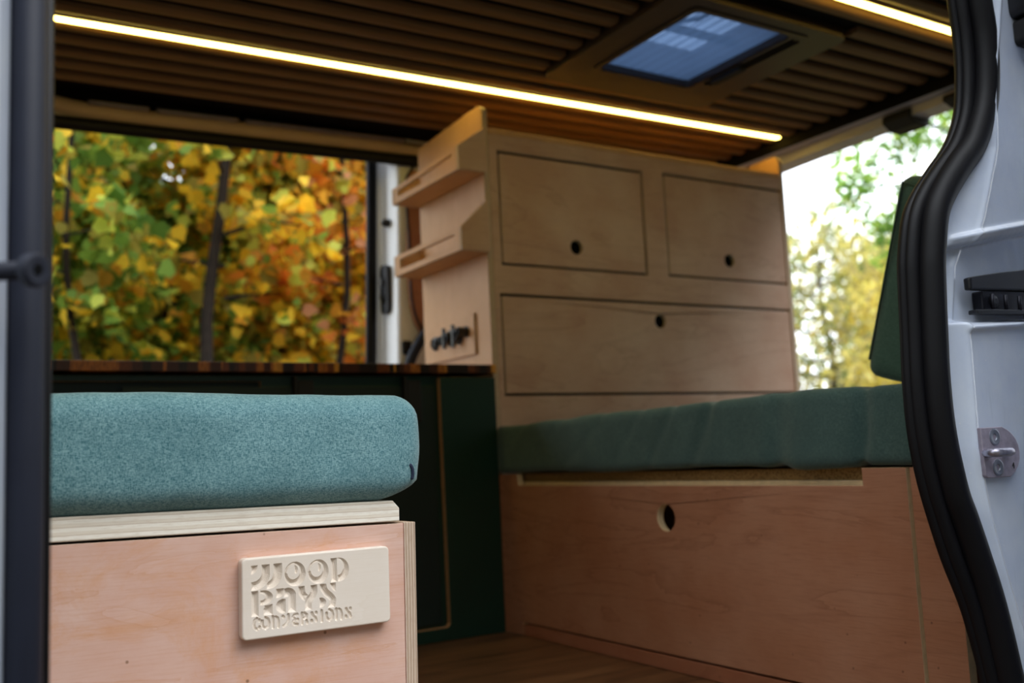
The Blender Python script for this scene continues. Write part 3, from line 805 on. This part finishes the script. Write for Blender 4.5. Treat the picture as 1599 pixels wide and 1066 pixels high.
# body jamb as one pressed sheet (height field over x,z)
def interp(pts,z):
    for (xa,za),(xb,zb) in zip(pts[:-1],pts[1:]):
        if za<=z<=zb and zb>za: return xa+(xb-xa)*(z-za)/(zb-za)
    return pts[-1][0]
cur=[(x,z) for x,z in sq[:21]]
def ss(t): t=max(0,min(1,t)); return t*t*(3-2*t)
rows=[];nzr=560;nxr=190
zs=[FZ+(1.0-FZ)*k/nzr for k in range(nzr+1)]
vs=[];fs=[]
def body_y(x,z,x0):
    crease=interp([(1.35,-.46),(1.30,-.29),(1.268,-.19),(1.243,-.103),(1.232,-.018),(1.238,.10),(1.238,.16),(1.256,.2366),(1.30,.304),(1.352,.414),(1.365,.513),(1.404,.65),(1.44,1.01)],z)
    y=.800+.014*ss((crease-x)/.045)+.006*ss((x-crease)/.3)
    y+= .004*math.exp(-((x-crease)/.005)**2)*-1
    # pressed recess for the door rail
    rx=(x-1.208)/.010; rz=min((z-.150-.04*(x-1.21)),(.264+.19*(x-1.245)-z))/.008
    rec=ss(rx)*ss(rz)
    y+=.024*rec
    # raised lips round it
    for zc,w_ in ((.272+.19*(x-1.245),.0050),(.1445+.07*(x-1.235),.005)):
        if x>1.232: y-=.007*math.exp(-((z-zc)/w_)**2)*ss((x-1.232)/.012)
    y-=.0025*math.exp(-((x-1.199)/.004)**2)*ss(rz+1)
    # sealant joint
    y+=.002*math.exp(-((z-.150)/.002)**2)*ss((1.205-x)/.01)
    # soft upper dish
    y+=.010*math.exp(-(((x-1.52)/.05)**2))*ss((z-.30)/.1)
    y+=.0006*noise.noise(Vector((x*40,z*25,0)))
    return y
for k,z in enumerate(zs):
    x0=interp(cur,z)-.002
    for i in range(nxr+1):
        t=i/nxr; x=x0+(1.95-x0)*(t*.55+.45*t*t*t)
        vs.append((x,body_y(x,z,x0),z))
for k in range(nzr):
    for i in range(nxr):
        a=k*(nxr+1)+i; fs.append((a,a+1,a+nxr+2,a+nxr+1))
b=MB(); b.add(vs,fs); me=b.mesh()
struct_o=link('wall_near_rear',me,M['paint'],None,smooth=True); tag(struct_o,kind='structure')
# inner trim board of that wall (gives the wall its thickness) 
inner=[(x+.02,z) for x,z in [(1.30,FZ),(1.30,-.33),(1.27,-.2),(1.235,-.05),(1.225,.07),(1.235,.22),(1.27,.32),(1.36,.41),(1.41,.5),(1.42,.62),(1.42,1.04)]]
b=MB(); b.prism('y',inner+[(2.72,1.04),(2.72,FZ)],.872,.885); struct(b,'wall_near_lining',M['matte_black'])
b=MB(); b.box(1.95,2.72,.79,.87,FZ,1.05); struct(b,'wall_near_outer',M['paint'],bevel=.01)
b=MB(); b.box(-1.6,1.30,.80,.90,1.035,1.12); struct(b,'wall_near_header',M['matte_black'])
b=MB(); b.box(-.6,1.9,.74,.86,FZ-.07,FZ-.005); struct(b,'trim_6',M['black'],bevel=.01)

t_=thing('sliding_door',(2.0,.56,FZ),'white sliding door slid back along the body, outside the right edge','door')
b=MB(); b.box(1.235,2.75,.53,.59,FZ-.06,.55); b.prism('y',[(1.235,.55),(2.75,.55),(2.75,1.0),(1.30,1.0)],.53,.58,[[(1.40,.60),(2.65,.60),(2.65,.93),(1.44,.93)]])
build(b,'door_shell',M['paint'],t_,bevel=.006)
b=MB(); b.box(1.38,2.67,.547,.555,.58,.95); build(b,'glass',M['black'],t_)
# rail end in the recess
t_=thing('door_rail',(1.42,.83,.2),'black sliding door rail end sitting in the recess of the white right pillar','door rail')
b=MB(); b.prism('y',[(1.257,.199),(1.60,.212),(1.60,.252),(1.40,.2365),(1.33,.228),(1.268,.2185),(1.257,.216)],.800,.811); build(b,'cover',M['black'],t_,bevel=.003)
b=MB(); b.prism('y',[(1.292,.173),(1.60,.178),(1.60,.212),(1.292,.200)],.806,.822); build(b,'track',M['steel'],t_,bevel=.002)
b=MB(); b.lathe((1.317,.809,.186),(0,-1,0),[(-.002,.0085),(.006,.0085),(.008,.004)],20); build(b,'roller',M['black'],t_,smooth=False)
for gx_ in (1.306,1.338,1.372):
    b=MB(); b.tube([(gx_,.800,.1745),(gx_,.800,.1955)],.0028,8); build(b,'guide_pin',M['steel'],t_,smooth=True)
b=MB(); b.prism('y',[(1.264,.1655),(1.60,.176),(1.60,.182),(1.30,.1735),(1.264,.1715)],.798,.812); build(b,'lower_guide',M['black'],t_,bevel=.0015)

# striker
t_=thing('striker_plate',(1.27,.797,-.06),'grey steel striker plate with two screws on the white right pillar','striker')
pts=[(1.2325,.0085),(1.283,.009)]
for k in range(9):
    a=math.radians(62-124*k/8); pts.append((1.270+.0485*math.cos(a),-.0265+.036*math.sin(a)))
pts+=[(1.292,-.0595),(1.238,-.0585),(1.2345,-.055)]
b=MB(); b.prism('y',pts,.7905,.7965); build(b,'plate',M['striker'],t_,bevel=.0018)
for sx_,sz_ in ((1.2615,-.0045),(1.2625,-.0455)):
    b=MB(); b.lathe((sx_,.7905,sz_),(0,-1,0),[(-.001,.0115),(.0014,.0115),(.002,.0095),(.0012,.0048),(-.0006,.0035)],24)
    build(b,'screw',M['screw'],t_)
b=MB(); b.tube(smooth_path([(1.240,.792,-.0255),(1.233,.782,-.0252),(1.232,.776,-.0250),(1.238,.771,-.025),(1.262,.771,-.025),(1.270,.776,-.025),(1.278,.784,-.0252),(1.284,.792,-.0255)],4),.0060,12)
build(b,'loop',M['brightsteel'],t_,smooth=True)
b=MB()
for a,c_ in (((0,.0035),(0,-.0045)),((0,.0035),(-.0032,-.0012)),((-.0032,-.0012),(.0018,-.0012))):
    b.tube([(1.300+a[0],.7902,-.044+a[1]),(1.300+c_[0],.7902,-.044+c_[1])],.0006,6)
build(b,'stamped_digit',M['socket'],t_)

# upper door carriage at the top right corner
t_=thing('door_carriage',(1.56,.78,.6),'black plastic door carriage cut off at the top right corner','carriage')
b=MB(); b.prism('y',rrect(1.427,1.56,.628,.80,.012),.765,.80); build(b,'housing',M['black'],t_,bevel=.004)
b=MB(); b.prism('y',rrect(1.434,1.55,.585,.626,.01),.775,.80); build(b,'bracket',M['matte_black'],t_,bevel=.004)

# left foreground post with bolt
b=MB(); b.prism('z',[(-.45,.70),(.052,.715),(.064,.76),(.064,.80),(-.45,.84)],FZ-.5,1.0); struct(b,'wall_near_front',M['paint'],bevel=.01,seg=4)
t_=thing('door_post',(.077,.765,FZ),'slim dark blue grey steel post standing at the left edge','post')
b=MB(); b.tube([(.0765,.765,FZ-.4),(.0765,.765,.98)],.0162,28,ry=.0125); build(b,'tube',M['dark_metal'],t_,smooth=True)
b=MB(); b.tube([(.091,.776,FZ-.4),(.091,.776,.98)],.004,10); build(b,'edge_strip',M['rubber'],t_,smooth=True)
t_=thing('hinge_bolt',(.07,.70,.138),'black round bolt head with a hex socket on a short pin across the left post','bolt')
ax=Vector((.62,-.78,-.08)).normalized()
b=MB(); b.tube([Vector((.0715,.704,.1355))-ax*.11,Vector((.0715,.704,.1355))],.0064,20); build(b,'pin',M['dark_metal'],t_,smooth=True)
b=MB(); b.lathe((.0715,.704,.1355),ax,[(-.001,.0088),(.001,.0112),(.0065,.0116),(.0082,.0108),(.0088,.0092),(.0084,.004),(.0058,.0034)],32); build(b,'head',M['dark_metal'],t_,smooth=False,bevel=.0003)
b=MB(); b.lathe(Vector((.0715,.704,.1355))+ax*.0057,ax,[(0,.0036),(.0029,.0036)],6); build(b,'hex_socket',M['hole'],t_)

# ------------------------------------------------------------------ outside
t=NT('autumn_lawn'); mp=t.coords(); n=t.noise(mp,1.2,8,.7); n2=t.noise(mp,30,6,.7)
c=t.mix(lin((70,78,36)),lin((120,96,44)),t.ramp(n,[(.4,g(0)),(.6,g(1))]).outputs[0]); c=t.mix(c,lin((44,44,24)),t.ramp(n2,[(.4,g(.6)),(.6,g(0))]).outputs[0])
M['lawn']=t.fin(c,.95,.1)
t=NT('grey_asphalt'); mp=t.coords(); n=t.noise(mp,60,6,.7); r=t.ramp(n,[(.35,lin((38,34,28))),(.65,lin((62,54,42)))]); M['asphalt']=t.fin(r.outputs[0],.85,.3)
b=MB(); b.box(-60,60,-60,60,-1.12,-1.05); struct(b,'ground',M['lawn'])
b=MB(); b.box(-8,8,-6,3.6,-1.045,-1.02); struct(b,'pavement',M['asphalt'])
M['bark']=plain('dark_tree_bark',lin((44,34,28)),.9,var=.3,scale=25,bump=.5,bs=60)

def leafmat(name, stops, trans=.45):
    t=NT(name); gi=t.new('ShaderNodeNewGeometry')
    r=t.new('ShaderNodeValToRGB'); t.l(gi,'Random Per Island',r,0); cr=r.color_ramp; cr.interpolation='CONSTANT'
    while len(cr.elements)>1: cr.elements.remove(cr.elements[-1])
    for i,(c) in enumerate(stops):
        if i==0: cr.elements[0].position=0; cr.elements[0].color=lin(c)
        else: e=cr.elements.new(i/len(stops)); e.color=lin(c)
    mp=t.coords(); n=t.noise(mp,1.1,3,.6)
    hs=t.new('ShaderNodeHueSaturation'); t.l(r,0,hs,'Color')
    a=t.new('ShaderNodeMapRange'); t.l(n,0,a,0); a.inputs[1].default_value=.3; a.inputs[2].default_value=.7; a.inputs[3].default_value=1.15; a.inputs[4].default_value=1.6
    t.l(a,0,hs,'Value')
    t.l(hs,0,t.b,'Base Color'); t.b.inputs['Roughness'].default_value=.55; t.b.inputs['Specular IOR Level'].default_value=.3
    tr=t.new('ShaderNodeBsdfTranslucent'); t.l(hs,0,tr,0)
    mx=t.new('ShaderNodeMixShader'); mx.inputs[0].default_value=trans; t.l(t.b,0,mx,1); t.l(tr,0,mx,2); t.l(mx,0,t.out,0)
    return t.m
OLV=(150,140,62);YEL=(222,184,52);YEL2=(232,196,60);OCH=(198,144,48);ORA=(210,128,48);BRN=(140,76,30);GRN=(88,122,52);GR2=(120,152,66);GR3=(48,82,40);LIM=(188,196,84);PNK=(206,150,110);RUS=(178,98,48)
LM={
 'greenyel':leafmat('leaves_green_turning_yellow',[GR2,GR2,YEL,GRN,LIM,OLV,GRN,GR2,OCH,YEL2,LIM,OLV]),
 'yellow':leafmat('leaves_golden_yellow',[YEL,OLV,YEL2,GR2,OCH,YEL,OLV,LIM,YEL,OCH]),
 'orange':leafmat('leaves_orange_brown',[ORA,OCH,OCH,YEL,OLV,ORA,PNK,OCH,LIM,RUS]),
 'mixed':leafmat('leaves_mixed_backdrop',[OCH,GR2,OLV,GRN,YEL,GR2,LIM,OLV]),
 'fresh':leafmat('leaves_fresh_green',[(138,176,84),(160,190,96),(112,148,72),(188,200,106),(96,132,70)],.6),
 'pale':leafmat('leaves_pale_olive',[(160,164,112),(186,180,120),(136,148,100),(174,170,140),(206,190,112)],.6),
 'gold':leafmat('leaves_soft_gold',[(222,212,130),(200,190,116),(236,224,150),(184,172,124),(210,200,112)],.6),
}
LEAF=np.array([(0,0),(.24,.02),(.44,.14),(.40,.30),(.50,.52),(.30,.62),(0,1.),(-.30,.62),(-.50,.52),(-.40,.30),(-.44,.14),(-.24,.02)])-np.array([0,.4])
LEAFS=np.array([(0,0),(.2,.25),(.24,.55),(0,1.),(-.24,.55),(-.2,.25)])-np.array([0,.5])
def foliage(centers, radii, n, size, shape, rng):
    """leaves scattered in clumps; centers (k,3), radii (k,)"""
    k=rng.integers(0,len(centers),n)
    d=rng.normal(size=(n,3)); d/=np.linalg.norm(d,axis=1)[:,None]
    p=centers[k]+d*(rng.random(n)**.45)[:,None]*radii[k][:,None]
    s=size*(.5+.95*rng.random(n))
    # random orientation, normals leaning up/out
    nrm=rng.normal(size=(n,3)); nrm[:,2]+=.5; nrm/=np.linalg.norm(nrm,axis=1)[:,None]
    a=rng.normal(size=(n,3)); a[:,2]-=.8; a-= (a*nrm).sum(1)[:,None]*nrm; a/=np.linalg.norm(a,axis=1)[:,None]
    bb=np.cross(nrm,a)
    m=len(shape)
    fold=np.abs(shape[:,0])*.35
    V=p[:,None,:]+s[:,None,None]*(bb[:,None,:]*shape[None,:,0,None]+a[:,None,:]*shape[None,:,1,None]+nrm[:,None,:]*fold[None,:,None])
    V=V.reshape(-1,3)
    me=bpy.data.meshes.new('foliage')
    me.vertices.add(n*m); me.vertices.foreach_set('co',V.ravel())
    me.loops.add(n*m); me.loops.foreach_set('vertex_index',np.arange(n*m))
    me.polygons.add(n); me.polygons.foreach_set('loop_start',np.arange(n)*m); me.polygons.foreach_set('loop_total',np.full(n,m))
    me.update(); me.validate(); return me
def tree(kind, label, base, height, crown, n, size, mat, seed, shape=LEAF, clumps=40, cr=.32, trunk=.09, low=.25, group=None, nbr=26, cat='tree'):
    rng=np.random.default_rng(seed); rd=random.Random(seed)
    bx,by=base; bz=-1.06
    t_=thing(kind,(bx,by,bz),label,cat,group)
    top=Vector((bx+rd.uniform(-.2,.2),by+rd.uniform(-.2,.2),bz+height))
    b=MB(); pts=[]
    for i in range(17):
        f_=i/16; pts.append(Vector((bx,by,bz)).lerp(top,f_)+Vector((.07*math.sin(f_*5+seed)+.05*math.sin(f_*13+seed*2),.08*math.cos(f_*4+seed),0)))
    b.tube(pts,[trunk*(1-.75*i/16) for i in range(17)],10,up=(0,1,0))
    cl=[]
    for i in range(nbr):
        f_=low+(1-low)*i/nbr; p0=Vector((bx,by,bz)).lerp(top,f_)
        th=i*2.4+rd.random(); L=(crown[0])*(.55+.45*rd.random())*math.sin(math.pi*min(1,(1.08-f_)/(1.15-low)))**.5
        p1=p0+Vector((math.cos(th)*L*.5,math.sin(th)*L*.5,.10*L)); p2=p0+Vector((math.cos(th)*L,math.sin(th)*L,rd.uniform(-.05,.35)*L))
        b.tube([p0,p1,p2],[trunk*.28,trunk*.17,trunk*.06],6,up=(0,1,.1))
        for q in (.45,.7,.9,1.0):
            c=(p0.lerp(p1,q*2) if q<.5 else p1.lerp(p2,(q-.5)*2)); cl.append(c+Vector([rd.uniform(-1,1)*cr*.5 for _ in range(3)]))
    build(b,'trunk',M['bark'],t_,smooth=True)
    C_=np.array([tuple(c) for c in cl]); Rr=rng.uniform(.5,1.1,len(C_))*cr
    me=foliage(C_,Rr,n,size,shape,rng)
    link('foliage',me,LM[mat],t_)
G1='autumn trees beyond the far door opening'
tree('maple_tree','green and yellow maple at the left edge of the far opening, beside the post',(.80,7.1),4.2,(1.05,),17500,.082,'greenyel',1,cr=.34,low=.22,group=G1)
tree('maple_tree','maple with green leaves turning yellow, left of the middle of the far opening',(1.75,7.5),4.4,(1.0,),17500,.082,'greenyel',2,cr=.34,low=.22,group=G1)
tree('maple_tree','golden yellow maple in the middle of the far opening',(2.62,7.4),4.6,(1.05,),17500,.082,'yellow',3,cr=.34,low=.2,group=G1)
tree('maple_tree','orange brown maple at the right of the far opening, beside the white pillar',(3.55,7.7),4.6,(1.1,),18500,.082,'orange',4,cr=.36,low=.2,group=G1)
tree('maple_tree','rust orange maple mostly hidden behind the white far pillar',(4.9,8.0),4.8,(1.2,),9000,.105,'orange',5,cr=.38,low=.2,group=G1)
tree('maple_tree','yellow green maple hidden behind the left foreground post',(-.45,7.6),4.4,(1.1,),9000,.105,'greenyel',6,cr=.36,low=.2,group=G1)
for i,(x,y,mt,lab) in enumerate([(0.2,10.6,'mixed','darker mixed autumn tree far behind the leftmost maple'),(2.1,10.9,'mixed','darker mixed autumn tree far behind the gap between the green and golden maples'),(4.0,11.2,'orange','brownish tree far behind the gap between the golden and orange maples'),(6.2,11.8,'mixed','mixed autumn tree far behind the white far pillar')]):
    tree('maple_tree',lab,(x,y),4.9,(1.6,),3200,.15,mt,20+i,cr=.5,low=.12,trunk=.13,group='autumn trees in the second row')
tree('young_maple','slender dark trunked young tree standing just left of the middle of the far opening',(1.68,5.9),5.2,(.8,),1500,.09,'yellow',41,cr=.25,low=.40,trunk=.052,nbr=16)
tree('young_maple','thin dark trunked young tree near the white far pillar',(2.42,6.0),5.0,(.7,),1300,.09,'orange',42,cr=.25,low=.40,trunk=.034,nbr=14)
tree('young_maple','thin dark trunked young tree near the left foreground post',(.86,5.8),4.4,(.6,),1300,.09,'greenyel',43,cr=.25,low=.45,trunk=.030,nbr=12)
G2='trees behind the open rear'
tree('birch_tree','fresh green leaved tree hanging over the top right of the open rear',(12.6,7.6),8.4,(2.6,),11500,.13,'fresh',31,LEAFS,cr=.50,low=.40,trunk=.10,group=G2,nbr=30)
tree('pale_tree','pale olive sparse tree beside the cabinet right edge in the open rear',(13.0,10.9),4.4,(1.6,),3600,.16,'pale',32,LEAFS,cr=.5,low=.2,trunk=.09,group=G2)
tree('golden_shrub','soft golden bushy shrub low in the open rear behind the leaning cushion',(12.8,8.9),3.7,(1.5,),6000,.15,'gold',33,LEAFS,cr=.5,low=.12,trunk=.08,group=G2,cat='shrub')
tree('pale_tree','olive grey distant tree behind the golden shrub',(17.5,12.8),4.6,(2.2,),5000,.2,'pale',34,LEAFS,cr=.7,low=.1,trunk=.1,group=G2)
tree('pale_tree','pale olive tree behind the leaning cushion and curved door seal',(14.0,7.9),4.0,(1.8,),4500,.18,'pale',35,LEAFS,cr=.6,low=.1,trunk=.1,group=G2)

# ------------------------------------------------------------------ light
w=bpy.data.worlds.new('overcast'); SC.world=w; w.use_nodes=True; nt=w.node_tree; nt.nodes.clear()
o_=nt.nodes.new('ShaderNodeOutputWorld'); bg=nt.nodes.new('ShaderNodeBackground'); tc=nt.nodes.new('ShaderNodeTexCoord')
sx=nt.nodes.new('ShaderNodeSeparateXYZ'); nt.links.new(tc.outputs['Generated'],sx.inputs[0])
def wr(stops):
    rp=nt.nodes.new('ShaderNodeValToRGB'); nt.links.new(sx.outputs[2],rp.inputs[0]); cr=rp.color_ramp
    while len(cr.elements)>1: cr.elements.remove(cr.elements[-1])
    cr.elements[0].position=stops[0][0]; cr.elements[0].color=stops[0][1]
    for p,c in stops[1:]: cr.elements.new(p).color=c
    return rp
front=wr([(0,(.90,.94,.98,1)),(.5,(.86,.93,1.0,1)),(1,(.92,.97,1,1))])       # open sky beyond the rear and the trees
back=wr([(0,(.04,.045,.04,1)),(.25,(.05,.06,.06,1)),(.48,(.12,.14,.15,1)),(.72,(1.1,1.16,1.25,1)),(1,(1.3,1.36,1.42,1))])   # low sky behind the camera, dimmed to darken the van interior
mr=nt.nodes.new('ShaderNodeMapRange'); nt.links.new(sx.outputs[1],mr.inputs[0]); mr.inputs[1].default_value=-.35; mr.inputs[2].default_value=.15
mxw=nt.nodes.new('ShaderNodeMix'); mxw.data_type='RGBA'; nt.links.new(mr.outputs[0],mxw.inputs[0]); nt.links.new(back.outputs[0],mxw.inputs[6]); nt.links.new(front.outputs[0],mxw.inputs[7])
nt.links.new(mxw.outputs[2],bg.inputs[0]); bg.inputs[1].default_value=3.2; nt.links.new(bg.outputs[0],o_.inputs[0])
s=bpy.data.lights.new('hazy_sun','SUN'); s.energy=1.2; s.angle=math.radians(35); s.color=(1,.95,.88)
so=bpy.data.objects.new('hazy_sun',s); COL.objects.link(so)
d=Vector((-.35,.55,-.75)).normalized(); so.rotation_euler=d.to_track_quat('-Z','Y').to_euler()

vs_=SC.view_settings; SC.display_settings.display_device='sRGB'; vs_.view_transform='Standard'; vs_.look='None'; vs_.exposure=0.0; vs_.gamma=1; vs_.use_curve_mapping=False
